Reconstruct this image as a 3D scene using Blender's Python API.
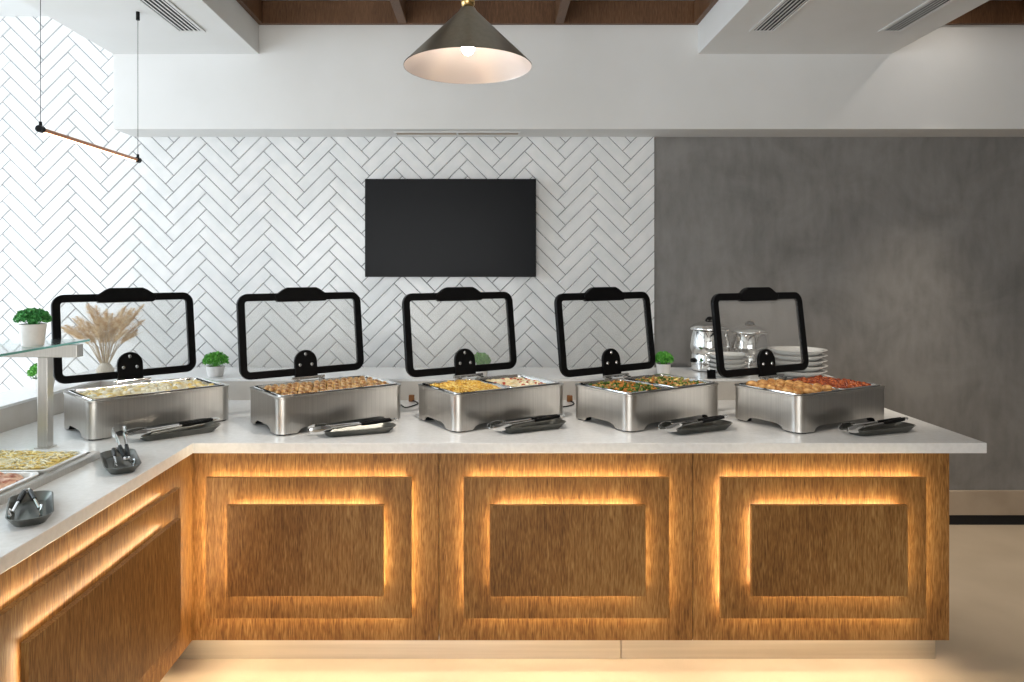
import bpy, bmesh, math, random
from mathutils import Vector, Matrix, noise
random.seed(7)
PI = math.pi
SC = bpy.context.scene
COL = SC.collection
for o in list(bpy.data.objects): bpy.data.objects.remove(o)

# ------------------------------------------------------------------ camera
cd = bpy.data.cameras.new('camera'); cam = bpy.data.objects.new('camera', cd); COL.objects.link(cam)
cam.location = (0, 0, 1.555); cam.rotation_euler = (PI/2, 0, 0)
cd.sensor_width = 36; cd.lens = 712/1024*36
cd.shift_x = 22/1024; cd.shift_y = -69/1024; cd.clip_start = .05
SC.camera = cam
# ------------------------------------------------------------------ world and large lights
w = bpy.data.worlds.new('daylight'); SC.world = w; w.use_nodes = True
bg = w.node_tree.nodes['Background']; bg.inputs[0].default_value = (.80, .90, 1, 1); bg.inputs[1].default_value = 1.0
SC.view_settings.view_transform = 'Standard'; SC.view_settings.look = 'None'
SC.view_settings.exposure = .34; SC.view_settings.gamma = 1; SC.view_settings.use_curve_mapping = False
def area(name, loc, rot, sx, sy, power, col):
    l = bpy.data.lights.new(name, 'AREA'); l.shape = 'RECTANGLE'; l.size = sx; l.size_y = sy
    l.energy = power; l.color = col
    o = bpy.data.objects.new(name, l); COL.objects.link(o); o.location = loc; o.rotation_euler = rot
    return o
# daylight through the tall window in the left wall; frontal fill from an added opening behind the camera
area('window_daylight', (-4.35, 2.3, 1.65), (0, -PI/2, 0), 2.5, 3.6, 84, (.80, .90, 1))
area('front_fill', (-1.6, -3.9, 1.5), (PI/2, 0, 0), 4.2, 2.5, 122, (1, .965, .93))

# ------------------------------------------------------------------ materials
def mat(name, col=(.8,.8,.8), rough=.5, metal=0, spec=.5, emis=None, es=0, coat=0, alpha=None, trans=0, ior=1.45):
    m = bpy.data.materials.new(name); m.use_nodes = True
    b = m.node_tree.nodes['Principled BSDF']
    b.inputs['Base Color'].default_value = (*col, 1); b.inputs['Roughness'].default_value = rough
    b.inputs['Metallic'].default_value = metal; b.inputs['Specular IOR Level'].default_value = spec
    b.inputs['Coat Weight'].default_value = coat; b.inputs['Transmission Weight'].default_value = trans
    b.inputs['IOR'].default_value = ior
    if emis: b.inputs['Emission Color'].default_value = (*emis, 1); b.inputs['Emission Strength'].default_value = es
    return m
def nodes(m): return m.node_tree.nodes, m.node_tree.links, m.node_tree.nodes['Principled BSDF']
def noisy(m, scale, c1, c2, stretch=(1,1,1), p1=.35, p2=.65, detail=4, bump=0, bdist=.002, rough=None, coords='Object'):
    n, l, b = nodes(m)
    tc = n.new('ShaderNodeTexCoord'); mp = n.new('ShaderNodeMapping'); mp.inputs['Scale'].default_value = stretch
    nz = n.new('ShaderNodeTexNoise'); nz.inputs['Scale'].default_value = scale; nz.inputs['Detail'].default_value = detail
    cr = n.new('ShaderNodeValToRGB'); cr.color_ramp.elements[0].position = p1; cr.color_ramp.elements[1].position = p2
    cr.color_ramp.elements[0].color = (*c1, 1); cr.color_ramp.elements[1].color = (*c2, 1)
    l.new(tc.outputs[coords], mp.inputs[0]); l.new(mp.outputs[0], nz.inputs[0]); l.new(nz.outputs[0], cr.inputs[0])
    l.new(cr.outputs[0], b.inputs['Base Color'])
    if bump:
        bp = n.new('ShaderNodeBump'); bp.inputs['Strength'].default_value = bump; bp.inputs['Distance'].default_value = bdist
        l.new(nz.outputs[0], bp.inputs['Height']); l.new(bp.outputs[0], b.inputs['Normal'])
    if rough:
        mr = n.new('ShaderNodeMapRange'); mr.inputs[3].default_value = rough[0]; mr.inputs[4].default_value = rough[1]
        l.new(nz.outputs[0], mr.inputs[0]); l.new(mr.outputs[0], b.inputs['Roughness'])
    return m
def oak(name, ca, cb, cc):
    m = mat(name, rough=.42, spec=.35); n, l, b = nodes(m)
    tc = n.new('ShaderNodeTexCoord')
    m1 = n.new('ShaderNodeMapping'); m1.inputs['Scale'].default_value = (1, 1, .10)
    n1 = n.new('ShaderNodeTexNoise'); n1.inputs['Scale'].default_value = 95; n1.inputs['Detail'].default_value = 5; n1.inputs['Distortion'].default_value = 1.6
    m2 = n.new('ShaderNodeMapping'); m2.inputs['Scale'].default_value = (1, 1, .09)
    n2 = n.new('ShaderNodeTexNoise'); n2.inputs['Scale'].default_value = 260; n2.inputs['Detail'].default_value = 2
    m3 = n.new('ShaderNodeMapping'); m3.inputs['Scale'].default_value = (1, 1, .25)
    n3 = n.new('ShaderNodeTexNoise'); n3.inputs['Scale'].default_value = 5; n3.inputs['Detail'].default_value = 2
    for a, c in ((m1, n1), (m2, n2), (m3, n3)):
        l.new(tc.outputs['Object'], a.inputs[0]); l.new(a.outputs[0], c.inputs[0])
    cr = n.new('ShaderNodeValToRGB'); e = cr.color_ramp.elements
    e[0].position = .36; e[0].color = (*ca, 1); e[1].position = .64; e[1].color = (*cc, 1)
    k = e.new(.5); k.color = (*cb, 1)
    mix = n.new('ShaderNodeMix'); mix.data_type = 'FLOAT'; mix.inputs[0].default_value = .45
    l.new(n1.outputs[0], mix.inputs[2]); l.new(n2.outputs[0], mix.inputs[3])
    ad = n.new('ShaderNodeMix'); ad.data_type = 'FLOAT'; ad.inputs[0].default_value = .25
    l.new(mix.outputs[0], ad.inputs[2]); l.new(n3.outputs[0], ad.inputs[3])
    l.new(ad.outputs[0], cr.inputs[0]); l.new(cr.outputs[0], b.inputs['Base Color'])
    bp = n.new('ShaderNodeBump'); bp.inputs['Strength'].default_value = .6; bp.inputs['Distance'].default_value = .0015
    l.new(mix.outputs[0], bp.inputs['Height']); l.new(bp.outputs[0], b.inputs['Normal'])
    return m
M = {}
M['oak'] = oak('oak_veneer', (.11,.045,.012), (.275,.127,.036), (.455,.25,.085))
M['beam'] = oak('walnut_beam', (.075,.035,.016), (.13,.063,.03), (.2,.105,.055))
M['white'] = mat('white_paint', (.80,.80,.785), .55, spec=.3)
noisy(M['white'], 3, (.785,.785,.77), (.81,.81,.80))
M['tile'] = mat('white_glazed_tile', (.86,.87,.87), .13, spec=.55)
noisy(M['tile'], 11, (.82,.83,.83), (.89,.89,.885), bump=.28, bdist=.004, detail=2)
M['grout'] = mat('grey_grout', (.10,.10,.105), .9)
M['concrete'] = mat('grey_microcement', (.2,.2,.2), .38, spec=.4)
def concrete(m):
    n, l, b = nodes(m)
    tc = n.new('ShaderNodeTexCoord')
    a = n.new('ShaderNodeTexNoise'); a.inputs['Scale'].default_value = 2.6; a.inputs['Detail'].default_value = 8; a.inputs['Roughness'].default_value = .62; a.inputs['Distortion'].default_value = .6
    mp = n.new('ShaderNodeMapping'); mp.inputs['Scale'].default_value = (1, 1, .3)
    c = n.new('ShaderNodeTexNoise'); c.inputs['Scale'].default_value = 22; c.inputs['Detail'].default_value = 5
    l.new(tc.outputs['Object'], a.inputs[0]); l.new(tc.outputs['Object'], mp.inputs[0]); l.new(mp.outputs[0], c.inputs[0])
    mx = n.new('ShaderNodeMix'); mx.data_type = 'FLOAT'; mx.inputs[0].default_value = .3
    l.new(a.outputs[0], mx.inputs[2]); l.new(c.outputs[0], mx.inputs[3])
    cr = n.new('ShaderNodeValToRGB'); e = cr.color_ramp.elements
    e[0].position = .33; e[0].color = (.185,.178,.17, 1); e[1].position = .62; e[1].color = (.285,.274,.262, 1)
    l.new(mx.outputs[0], cr.inputs[0]); l.new(cr.outputs[0], b.inputs['Base Color'])
    mr = n.new('ShaderNodeMapRange'); mr.inputs[3].default_value = .28; mr.inputs[4].default_value = .5
    l.new(a.outputs[0], mr.inputs[0]); l.new(mr.outputs[0], b.inputs['Roughness'])
    bp = n.new('ShaderNodeBump'); bp.inputs['Strength'].default_value = .15; bp.inputs['Distance'].default_value = .004
    l.new(mx.outputs[0], bp.inputs['Height']); l.new(bp.outputs[0], b.inputs['Normal'])
concrete(M['concrete'])
M['floor'] = mat('beige_floor', (.5,.44,.37), .32, spec=.4)
noisy(M['floor'], 2.2, (.46,.375,.28), (.54,.445,.34), detail=6, rough=(.25,.42))
M['skirting'] = noisy(mat('beige_skirting', (.42,.36,.3), .45), 4, (.38,.30,.22), (.46,.37,.28), detail=5)
M['black'] = mat('black_gloss', (.004,.004,.0045), .35, spec=.2)
M['blackmatt'] = mat('black_matt', (.012,.012,.013), .6, spec=.3)
M['quartz'] = noisy(mat('white_quartz', (.84,.84,.83), .2, spec=.5), 55, (.80,.80,.79), (.86,.86,.855), detail=6)
M['ledge'] = noisy(mat('beige_stone_ledge', (.55,.51,.46), .4), 9, (.54,.50,.45), (.60,.565,.52), detail=5)
def brushed(name, col, r1, r2, stretch, metal=1, bump=0):
    m = mat(name, col, .3, metal)
    return noisy(m, 60, tuple(c*.92 for c in col), tuple(min(1, c*1.05) for c in col), stretch=stretch, rough=(r1, r2), detail=2)
M['steel'] = brushed('brushed_steel', (.60,.575,.54), .27, .33, (4, 4, .04))
M['kick'] = brushed('brushed_steel_kick', (.66,.62,.55), .35, .5, (.02, 1, 1))
M['chrome'] = mat('polished_chrome', (.78,.78,.77), .08, 1)
M['gunmetal'] = noisy(mat('gunmetal_dish', (.13,.135,.12), .3, .75), 14, (.10,.105,.095), (.17,.17,.155), rough=(.22,.4))
M['ventgrey'] = mat('vent_grey', (.05,.05,.055), .7)
M['copper'] = mat('copper', (.52,.25,.14), .28, 1)
M['brass'] = mat('brass', (.66,.45,.19), .22, 1)
M['shade_out'] = brushed('bronze_shade', (.26,.245,.21), .25, .42, (1, 1, .1))
M['shade_in'] = mat('shade_inside', (.70,.62,.58), .3, .55)
M['bulb'] = mat('bulb', (1,1,1), .4, emis=(1,.93,.85), es=60)
M['led_top'] = mat('led_bright', (1,1,1), .5, emis=(1,.80,.50), es=42)
M['led_side'] = mat('led_middle', (1,1,1), .5, emis=(1,.80,.50), es=34)
M['led_leg'] = mat('led_leg', (1,1,1), .5, emis=(1,.80,.50), es=22)
M['led_low'] = mat('led_soft', (1,1,1), .5, emis=(1,.80,.50), es=44)
M['led_floor'] = mat('led_floor', (1,1,1), .5, emis=(1,.82,.58), es=16)
M['led_rod'] = mat('led_rod', (1,1,1), .5, emis=(1,.70,.45), es=5)
for k_ in ('led_leg','led_top','led_side','led_low'): M[k_].cycles.emission_sampling = 'FRONT'
M['screen'] = mat('tv_screen', (.006,.0065,.008), .3, spec=.14)
M['plant'] = noisy(mat('plant_green', (.1,.4,.06), .5), 60, (.05,.30,.03), (.22,.62,.10), p1=.3, p2=.7)
M['plantdark'] = noisy(mat('plant_green_bluish', (.1,.4,.06), .5), 60, (.025,.20,.05), (.13,.48,.13), p1=.3, p2=.7)
M['soil'] = mat('soil', (.05,.035,.02), .9)
M['pot'] = noisy(mat('white_pot', (.8,.78,.75), .35), 30, (.76,.74,.71), (.83,.81,.79))
M['porcelain'] = mat('white_porcelain', (.80,.80,.78), .15, coat=.3)
M['pampas'] = noisy(mat('pampas', (.6,.42,.26), .9), 40, (.62,.38,.16), (.86,.67,.42))
M['straw'] = noisy(mat('straw', (.6,.46,.3), .8), 30, (.45,.32,.18), (.68,.55,.38))
M['cork'] = mat('brown_plug', (.25,.10,.03), .6)
M['vase'] = mat('beige_vase', (.62,.55,.45), .5)
def glass(name, tint, haze, refl):
    m = bpy.data.materials.new(name); m.use_nodes = True; n, l = m.node_tree.nodes, m.node_tree.links
    n.remove(n['Principled BSDF']); out = n['Material Output']
    t = n.new('ShaderNodeBsdfTransparent'); t.inputs[0].default_value = (*tint, 1)
    g = n.new('ShaderNodeBsdfGlossy'); g.inputs['Roughness'].default_value = .03
    d = n.new('ShaderNodeBsdfDiffuse'); d.inputs[0].default_value = (.8,.8,.8,1)
    lw = n.new('ShaderNodeLayerWeight'); lw.inputs[0].default_value = .5
    pw = n.new('ShaderNodeMath'); pw.operation = 'POWER'; pw.inputs[1].default_value = 4; l.new(lw.outputs['Facing'], pw.inputs[0])
    fr = n.new('ShaderNodeMath'); fr.operation = 'MULTIPLY_ADD'; fr.inputs[1].default_value = .9; fr.inputs[2].default_value = refl; l.new(pw.outputs[0], fr.inputs[0])
    a = n.new('ShaderNodeMixShader'); b = n.new('ShaderNodeMixShader'); b.inputs[0].default_value = haze
    l.new(fr.outputs[0], a.inputs[0]); l.new(t.outputs[0], a.inputs[1]); l.new(g.outputs[0], a.inputs[2])
    l.new(a.outputs[0], b.inputs[1]); l.new(d.outputs[0], b.inputs[2]); l.new(b.outputs[0], out.inputs[0])
    return m
M['glass'] = glass('lid_glass', (.95,.955,.95), .09, .03)
M['glass_green'] = glass('shelf_glass', (.86,.95,.93), .04, .04)
M['glass_edge'] = mat('glass_edge', (.16,.42,.37), .15, trans=.3)
M['window_glass'] = glass('window_glass', (.97,.98,.98), .0, .02)

# ------------------------------------------------------------------ mesh builder
class MB:
    def __init__(s): s.v = []; s.f = []; s.mi = []
    def add(s, vs, fs, T=None, mi=0):
        k = len(s.v)
        for p in vs:
            p = Vector(p)
            s.v.append(T @ p if T is not None else p)
        for f in fs: s.f.append([i+k for i in f]); s.mi.append(mi)
        return s
    def box(s, x0, x1, y0, y1, z0, z1, T=None, mi=0):
        vs = [(x,y,z) for z in (z0,z1) for y in (y0,y1) for x in (x0,x1)]
        return s.add(vs, [(0,2,3,1),(4,5,7,6),(0,1,5,4),(2,6,7,3),(0,4,6,2),(1,3,7,5)], T, mi)
    def loft(s, rings, T=None, cap0=False, cap1=False, mi=0, closed=True):
        n = len(rings[0]); vs = [p for r in rings for p in r]; fs = []
        for i in range(len(rings)-1):
            for j in range(n if closed else n-1):
                k = (j+1) % n; fs.append((i*n+j, i*n+k, (i+1)*n+k, (i+1)*n+j))
        if cap0: fs.append(tuple(range(n-1, -1, -1)))
        if cap1: fs.append(tuple((len(rings)-1)*n+j for j in range(n)))
        return s.add(vs, fs, T, mi)
    def lathe(s, prof, n=32, T=None, mi=0, cap0=False, cap1=False):
        return s.loft([[(r*math.cos(2*PI*j/n), r*math.sin(2*PI*j/n), z) for j in range(n)] for r, z in prof], T, cap0, cap1, mi)
    def tube(s, pts, r, n=8, T=None, mi=0):
        pts = [Vector(p) for p in pts]; rings = []
        rr = r if isinstance(r, (list, tuple)) else [r]*len(pts)
        up = None
        for i, p in enumerate(pts):
            d = (pts[min(i+1, len(pts)-1)] - pts[max(i-1, 0)]).normalized()
            if up is None: up = Vector((0,0,1)) if abs(d.z) < .9 else Vector((1,0,0))
            a = d.cross(up).normalized(); b = a.cross(d).normalized(); up = b
            rings.append([p + (a*math.cos(2*PI*j/n) + b*math.sin(2*PI*j/n))*rr[i] for j in range(n)])
        return s.loft(rings, T, True, True, mi)
    def ball(s, c, rx, ry, rz, nu=10, nv=7, T=None, mi=0, R=None):
        vs = []; fs = []
        for i in range(nv+1):
            th = PI*i/nv
            for j in range(nu):
                ph = 2*PI*j/nu; p = Vector((rx*math.sin(th)*math.cos(ph), ry*math.sin(th)*math.sin(ph), rz*math.cos(th)))
                if R is not None: p = R @ p
                vs.append(Vector(c)+p)
        for i in range(nv):
            for j in range(nu):
                k = (j+1) % nu; fs.append((i*nu+j, (i+1)*nu+j, (i+1)*nu+k, i*nu+k))
        return s.add(vs, fs, T, mi)
    def build(s, name, mats, parent=None, smooth=False, bevel=0, origin=None, seg=2, autos=None, recalc=True):
        me = bpy.data.meshes.new(name)
        if origin is None: origin = Vector((0,0,0))
        origin = Vector(origin)
        me.from_pydata([tuple(p-origin) for p in s.v], [], s.f)
        if not isinstance(mats, (list, tuple)): mats = [mats]
        for m in mats: me.materials.append(m)
        if len(mats) > 1: me.polygons.foreach_set('material_index', s.mi)
        bm = bmesh.new(); bm.from_mesh(me)
        bmesh.ops.remove_doubles(bm, verts=bm.verts, dist=1e-6)
        if recalc: bmesh.ops.recalc_face_normals(bm, faces=bm.faces)
        bm.to_mesh(me); bm.free()
        if smooth: me.polygons.foreach_set('use_smooth', [True]*len(me.polygons))
        if smooth and autos != 0: me.set_sharp_from_angle(angle=math.radians(autos or 35))
        o = bpy.data.objects.new(name, me); COL.objects.link(o); o.location = origin
        if parent: o.parent = parent
        if bevel:
            b = o.modifiers.new('bevel', 'BEVEL'); b.width = bevel; b.segments = seg; b.limit_method = 'ANGLE'
        return o
def tag(o, label, cat, group=None, kind=None):
    o['label'] = label; o['category'] = cat
    if group: o['group'] = group
    if kind: o['kind'] = kind
    return o
def thing(name, loc, label, cat, rz=0, group=None):
    o = bpy.data.objects.new(name, None); COL.objects.link(o); o.location = loc; o.rotation_euler.z = rz
    o.empty_display_size = .05
    return tag(o, label, cat, group)
def struct(o): o['kind'] = 'structure'; return o
def rrect(lx, ly, r, z, n=6, cx=0, cy=0):
    pts = []; r = min(r, lx/2-1e-4, ly/2-1e-4)
    for (sx, sy, a0) in ((1,1,0), (-1,1,PI/2), (-1,-1,PI), (1,-1,1.5*PI)):
        for i in range(n+1):
            a = a0 + PI/2*i/n
            pts.append((cx+sx*(lx/2-r)+r*math.cos(a), cy+sy*(ly/2-r)+r*math.sin(a), z))
    return pts
def copy_tree(o, parent=None):
    kids = [c for c in bpy.data.objects if c.parent == o]
    c = o.copy(); COL.objects.link(c)
    if parent: c.parent = parent
    for k in kids: copy_tree(k, c)
    return c
TOP = .894

# ------------------------------------------------------------------ the room
XL, XR, YB, YF, ZC = -4.3, 4.4, 4.395, -3.8, 3.13
struct(MB().box(XL, XR, YF, YB, -.1, 0).build('floor', M['floor']))
struct(MB().box(XL, XR, YF, YB, ZC, ZC+.12).build('ceiling', M['white']))
XT = 1.012       # where the tiles end and the grey wall begins
struct(MB().box(XT, XR, YB, YB+.12, 0, ZC).build('wall_back', M['concrete']))
# herringbone tiled stretch of the back wall, every tile modelled in the wall's mesh
def tiled_wall():
    m = MB(); m.box(XL, XT, YB-.002, YB+.12, 0, ZC)
    L, W, g = .2847, .0720, .0012
    c = math.cos(PI/4)
    px, pz = TX, TZ
    tiles = []
    for col_ in range(-16, 17):
        for k in range(-60, 61):
            ox, oy = col_*L + k*W, -col_*L + k*W
            tiles.append((ox, oy, L, W)); tiles.append((ox+L, oy+W-L, W, L))
    rnd = random.Random(3)
    m2 = MB()
    for (ox, oy, a, b) in tiles:
        corners = [(ox+g, oy+g), (ox+a-g, oy+g), (ox+a-g, oy+b-g), (ox+g, oy+b-g)]
        e = .0035
        inner = [(ox+g+e, oy+g+e), (ox+a-g-e, oy+g+e), (ox+a-g-e, oy+b-g-e), (ox+g+e, oy+b-g-e)]
        def rot(p): return ((p[0]-p[1])*c + px, (p[0]+p[1])*c + pz)
        P = [rot(p) for p in corners]; Q = [rot(p) for p in inner]
        if max(p[0] for p in P) < XL or min(p[0] for p in P) > XT or max(p[1] for p in P) < 0 or min(p[1] for p in P) > ZC: continue
        tx, tz = rnd.uniform(-.006,.006), rnd.uniform(-.006,.006)
        cx, cz = sum(p[0] for p in P)/4, sum(p[1] for p in P)/4
        vs = [(p[0], YB-.0025, p[1]) for p in P] + [(p[0], YB-.0075+tx*(p[0]-cx)+tz*(p[1]-cz), p[1]) for p in Q]
        m2.add(vs, [(4,5,6,7),(0,1,5,4),(1,2,6,5),(2,3,7,6),(3,0,4,7)], None, 1)
    bm = bmesh.new(); me = bpy.data.meshes.new('t'); me.from_pydata([tuple(v) for v in m2.v], [], m2.f); bm.from_mesh(me)
    for co, no in (((XT,0,0),(1,0,0)), ((XL,0,0),(-1,0,0)), ((0,0,ZC),(0,0,1)), ((0,0,0),(0,0,-1))):
        bmesh.ops.bisect_plane(bm, geom=bm.verts[:]+bm.edges[:]+bm.faces[:], plane_co=co, plane_no=no, clear_outer=True)
    bm.verts.index_update()
    m.add([v.co.copy() for v in bm.verts], [[v.index for v in f.verts] for f in bm.faces], None, 1); bm.free()
    o = m.build('wall_tiled', [M['grout'], M['tile']])
    return struct(o)
TX, TZ = .0641, .0108
tiled_wall()
# left wall with a tall window
WY0, WY1, WZ0, WZ1 = .4, 4.1, .35, 2.95
m = MB(); m.box(XL-.15, XL, YF, WY0, 0, ZC); m.box(XL-.15, XL, WY1, YB, 0, ZC); m.box(XL-.15, XL, WY0, WY1, 0, WZ0); m.box(XL-.15, XL, WY0, WY1, WZ1, ZC)
struct(m.build('wall_left', M['white']))
struct(MB().box(XR, XR+.12, YF, YB, 0, ZC).build('wall_right', M['concrete']))
m = MB(); m.box(XL, -3.7, YF-.15, YF, 0, ZC); m.box(.5, XR, YF-.15, YF, 0, ZC); m.box(-3.7, .5, YF-.15, YF, 0, .2); m.box(-3.7, .5, YF-.15, YF, 2.85, ZC)
struct(m.build('wall_front', M['white']))
def window(name, axis, a0, a1, z0, z1, pos, nmull):
    m = MB(); t = .05
    def bx(u0, u1, w0, w1, d0, d1):
        if axis == 'y': m.box(pos+d0, pos+d1, u0, u1, w0, w1)
        else: m.box(u0, u1, pos+d0, pos+d1, w0, w1)
    bx(a0, a1, z0, z0+t, -.09, -.03); bx(a0, a1, z1-t, z1, -.09, -.03)
    for i in range(nmull+2):
        u = a0 + (a1-a0-t)*i/(nmull+1); bx(u, u+t, z0, z1, -.09, -.03)
    o = struct(m.build(name, M['blackmatt']))
    m2 = MB()
    if axis == 'y': m2.box(pos-.063, pos-.057, a0, a1, z0, z1)
    else: m2.box(a0, a1, pos-.063, pos-.057, z0, z1)
    m2.build('glass_pane', M['window_glass'], o)
window('window_1', 'y', WY0, WY1, WZ0, WZ1, XL, 2)
window('fill_window', 'x', -3.7, .5, .2, 2.85, YF, 4)  # unseen glazing, added and sized to let in the frontal fill
struct(MB().box(XT, XR, YB-.022, YB, .061, .209).build('baseboard_back', M['skirting'], bevel=.002))
struct(MB().box(XT, XR, YB-.016, YB, 0, .061).build('trim_1', M['blackmatt']))
# bulkhead over the wall, two dropped soffits, timber coffers
ZH, YH, ZS, ZW = 2.388, 4.149, 2.825, 2.994
struct(MB().box(-2.197, XR, YH, YB, ZH, ZC).build('trim_2', M['white'], bevel=.002))
struct(MB().box(-2.197, -1.346, -1.2, YH, ZS, ZC).build('trim_3', M['white'], bevel=.002))
struct(MB().box(1.212, 2.337, -1.2, YH, ZS, ZC).build('trim_4', M['white'], bevel=.002))
k = 5
def timber(x0, x1, y0, y1, z0=ZW, z1=ZC-.004):
    global k
    o = struct(MB().box(x0, x1, y0, y1, z0, z1).build('trim_%d' % k, M['beam'], bevel=.002)); k += 1; return o
timber(-1.346, 1.212, YH-.03, YH)
timber(-1.346, -1.316, -1.2, YH-.03); timber(1.182, 1.212, -1.2, YH-.03)
timber(2.337, XR, YH-.03, YH); timber(2.337, 2.367, -1.2, YH-.03)
for xb in (-.507, .402): timber(xb-.025, xb+.025, -1.2, YH-.03)
for xb in (3.1, 3.9): timber(xb-.025, xb+.025, -1.2, YH-.03)

def vent(x0, x1, y0, y1, label, tilt=22):
    t = thing('ceiling_vent', ((x0+x1)/2, (y0+y1)/2, ZS), label, 'vent')
    hx, hy = (x1-x0)/2, (y1-y0)/2; f = .016
    m = MB()
    for b in ((-hx,hx,-hy,-hy+f), (-hx,hx,hy-f,hy), (-hx,-hx+f,-hy+f,hy-f), (hx-f,hx,-hy+f,hy-f)): m.box(*b, -.006, 0)
    m.build('frame', M['white'], t, bevel=.0015)
    MB().box(-hx+f, hx-f, -hy+f, hy-f, -.0012, 0).build('backing', M['ventgrey'], t)
    n = 5; wv = (2*hx-2*f)/n
    for i in range(n):
        x = -hx+f+wv*(i+.5)
        T = Matrix.Translation((x, 0, -.004)) @ Matrix.Rotation(math.radians(tilt), 4, 'Y')
        MB().box(-wv*.33, wv*.33, -hy+f, hy-f, -.0008, .0008, T).build('slat', M['white'], t)
vent(-1.645, -1.50, 3.2, 3.755, 'white slotted air vent in the left dropped ceiling, nearest the hanging rod lamp')
vent(1.365, 1.50, 3.2, 3.755, 'white slotted air vent nearer the middle of the right dropped ceiling', -22)
vent(2.045, 2.17, 3.2, 3.755, 'white slotted air vent at the far right edge of the right dropped ceiling', -22)
t = thing('linear_diffuser', (-.195, 4.27, ZH), 'slim white slot diffuser under the white bulkhead above the television', 'vent')
m = MB()
for b in ((-.375,.375,-.05,-.04), (-.375,.375,.04,.05), (-.375,-.365,-.04,.04), (.365,.375,-.04,.04), (-.006,.006,-.04,.04)): m.box(*b, -.006, 0)
m.build('frame', M['white'], t, bevel=.001)
MB().box(-.365,.365,-.04,.04,-.002,0).build('backing', M['skirting'], t)

# ------------------------------------------------------------------ counter
YC, YK, YR = 2.752, 2.862, 3.677
ZB = .129
SK = .0137                                   # the left leg runs very slightly askew
def led(T, x0, x1, z0, z1, y, side, key, parent):
    # a slim LED tape: dark backing, lit face looking away from the panel's centre
    m = MB(); m.box(x0, x1, y-.004, y+.004, z0, z1, T)
    e = .0006
    q = {'t': [(x0,y-.004,z1+e),(x1,y-.004,z1+e),(x1,y+.004,z1+e),(x0,y+.004,z1+e)],
         'b': [(x0,y+.004,z0-e),(x1,y+.004,z0-e),(x1,y-.004,z0-e),(x0,y-.004,z0-e)],
         'l': [(x0-e,y-.004,z0),(x0-e,y-.004,z1),(x0-e,y+.004,z1),(x0-e,y+.004,z0)],
         'r': [(x1+e,y-.004,z0),(x1+e,y+.004,z0),(x1+e,y+.004,z1),(x1+e,y-.004,z1)]}[side]
    m.add(q, [(0,1,2,3)], T, 1)
    m.build('led_strip', [M['ventgrey'], M[key]], parent, recalc=False)
def panel_set(par, xc, wo, zo0, zo1, wi, zi0, zi1, keys=('led_top','led_side','led_side','led_low'), T=None, xi=None, jl=.024, jr=.024):
    xi = xc if xi is None else xi
    # floating panels: local -y is outwards; body face at y = 0
    def slab(name, x0, x1, z0, z1, yo, gap):
        m = MB(); m.box(x0, x1, yo, yo+.018, z0, z1, T)
        i = .062; m.box(x0+i, x1-i, yo+.018, yo+.018+gap, z0+i, z1-i, T)
        m.build(name, M['oak'], par, bevel=.001)
        j = .024; y = yo+.018+gap*.5; d = .006
        led(T, x0+jl, x1-jr, z1-j, z1-j+d, y, 't', keys[0], par)
        led(T, x0+jl-d, x0+jl, z0+j, z1-j, y, 'l', keys[1], par)
        led(T, x1-jr, x1-jr+d, z0+j, z1-j, y, 'r', keys[2], par)
        led(T, x0+jl, x1-jr, z0+j-d, z0+j, y, 'b', keys[3], par)
    slab('outer_panel', xc-wo/2, xc+wo/2, zo0, zo1, -.05, .032)
    slab('inner_panel', xi-wi/2, xi+wi/2, zi0, zi1, -.10, .032)
G = 'oak counter cabinets with glowing stepped panels'
FY = YC+.004
for (x0, x1, xc, lab) in ((-1.10, -.1985, -.69, 'left of three oak front cabinets with backlit stepped panels, beside the inner corner'),
                          (-.1965, .784, .29, 'middle of three oak front cabinets with backlit stepped rectangular panels'),
                          (.786, 1.778, 1.268, 'right end one of three oak front cabinets with backlit stepped panels')):
    t = thing('counter_cabinet', (xc, FY, ZB), lab, 'cabinet', group=G)
    xa = x0 if x0 > -1.05 else -1.16
    MB().box(xa-xc, x1-xc, 0, .86 if xa > -1.1 else .86, 0, TOP-.04-ZB).build('body', M['oak'], t, bevel=.0008)
    panel_set(t, 0, .782, .238-ZB, .773-ZB, .583, .345-ZB, .6835-ZB, jl=.011 if xc < 0 else .024, jr=.013 if xc > 1 else .024)
    MB().box(max(xa,-1.08)-xc, x1-xc-.01, .035, .05, -.008, 0).build('under_light', M['led_floor'], t)
# left leg: local frame with -y outwards (world +x), x running towards the viewer = local -x
t = thing('counter_cabinet', (-1.152, YC, ZB), 'long oak side cabinet under the left counter run, with backlit stepped panels', 'cabinet', rz=PI/2+SK, group=G)
# local x -> world +y ; local y -> world -x
MB().box(-1.9, .0035, 0, .8, 0, TOP-.04-ZB).build('body', M['oak'], t, bevel=.0008)
panel_set(t, -.795, 1.13, .25-ZB, .792-ZB, .813, .338-ZB, .722-ZB, ('led_leg','led_leg','led_top','led_low'), xi=-.748, jl=.055)
MB().box(-1.9, -.05, .035, .05, -.008, 0).build('under_light', M['led_floor'], t)
m = MB().box(-1.9, -.0, .1, .11, .0, ZB-.001); o = m.build('kick_plate', M['kick'], bevel=.001)
o.location = (-1.152, YC, 0); o.rotation_euler.z = PI/2+SK
tag(o, 'steel kick plate under the long left side cabinet', 'kick plate')
tag(MB().box(-1.26, .525, YK, YK+.012, 0, ZB-.001).build('kick_plate', M['kick'], bevel=.001), 'longer brushed kick plate under left and middle front cabinets', 'kick plate')
o = MB().box(.528, 1.79, YK, YK+.012, 0, ZB-.001).box(1.778, 1.79, YK+.012, 3.6, 0, ZB-.001)
tag(o.build('kick_plate', M['kick'], bevel=.001), 'brushed kick plate under the right end of the front cabinets', 'kick plate')
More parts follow.
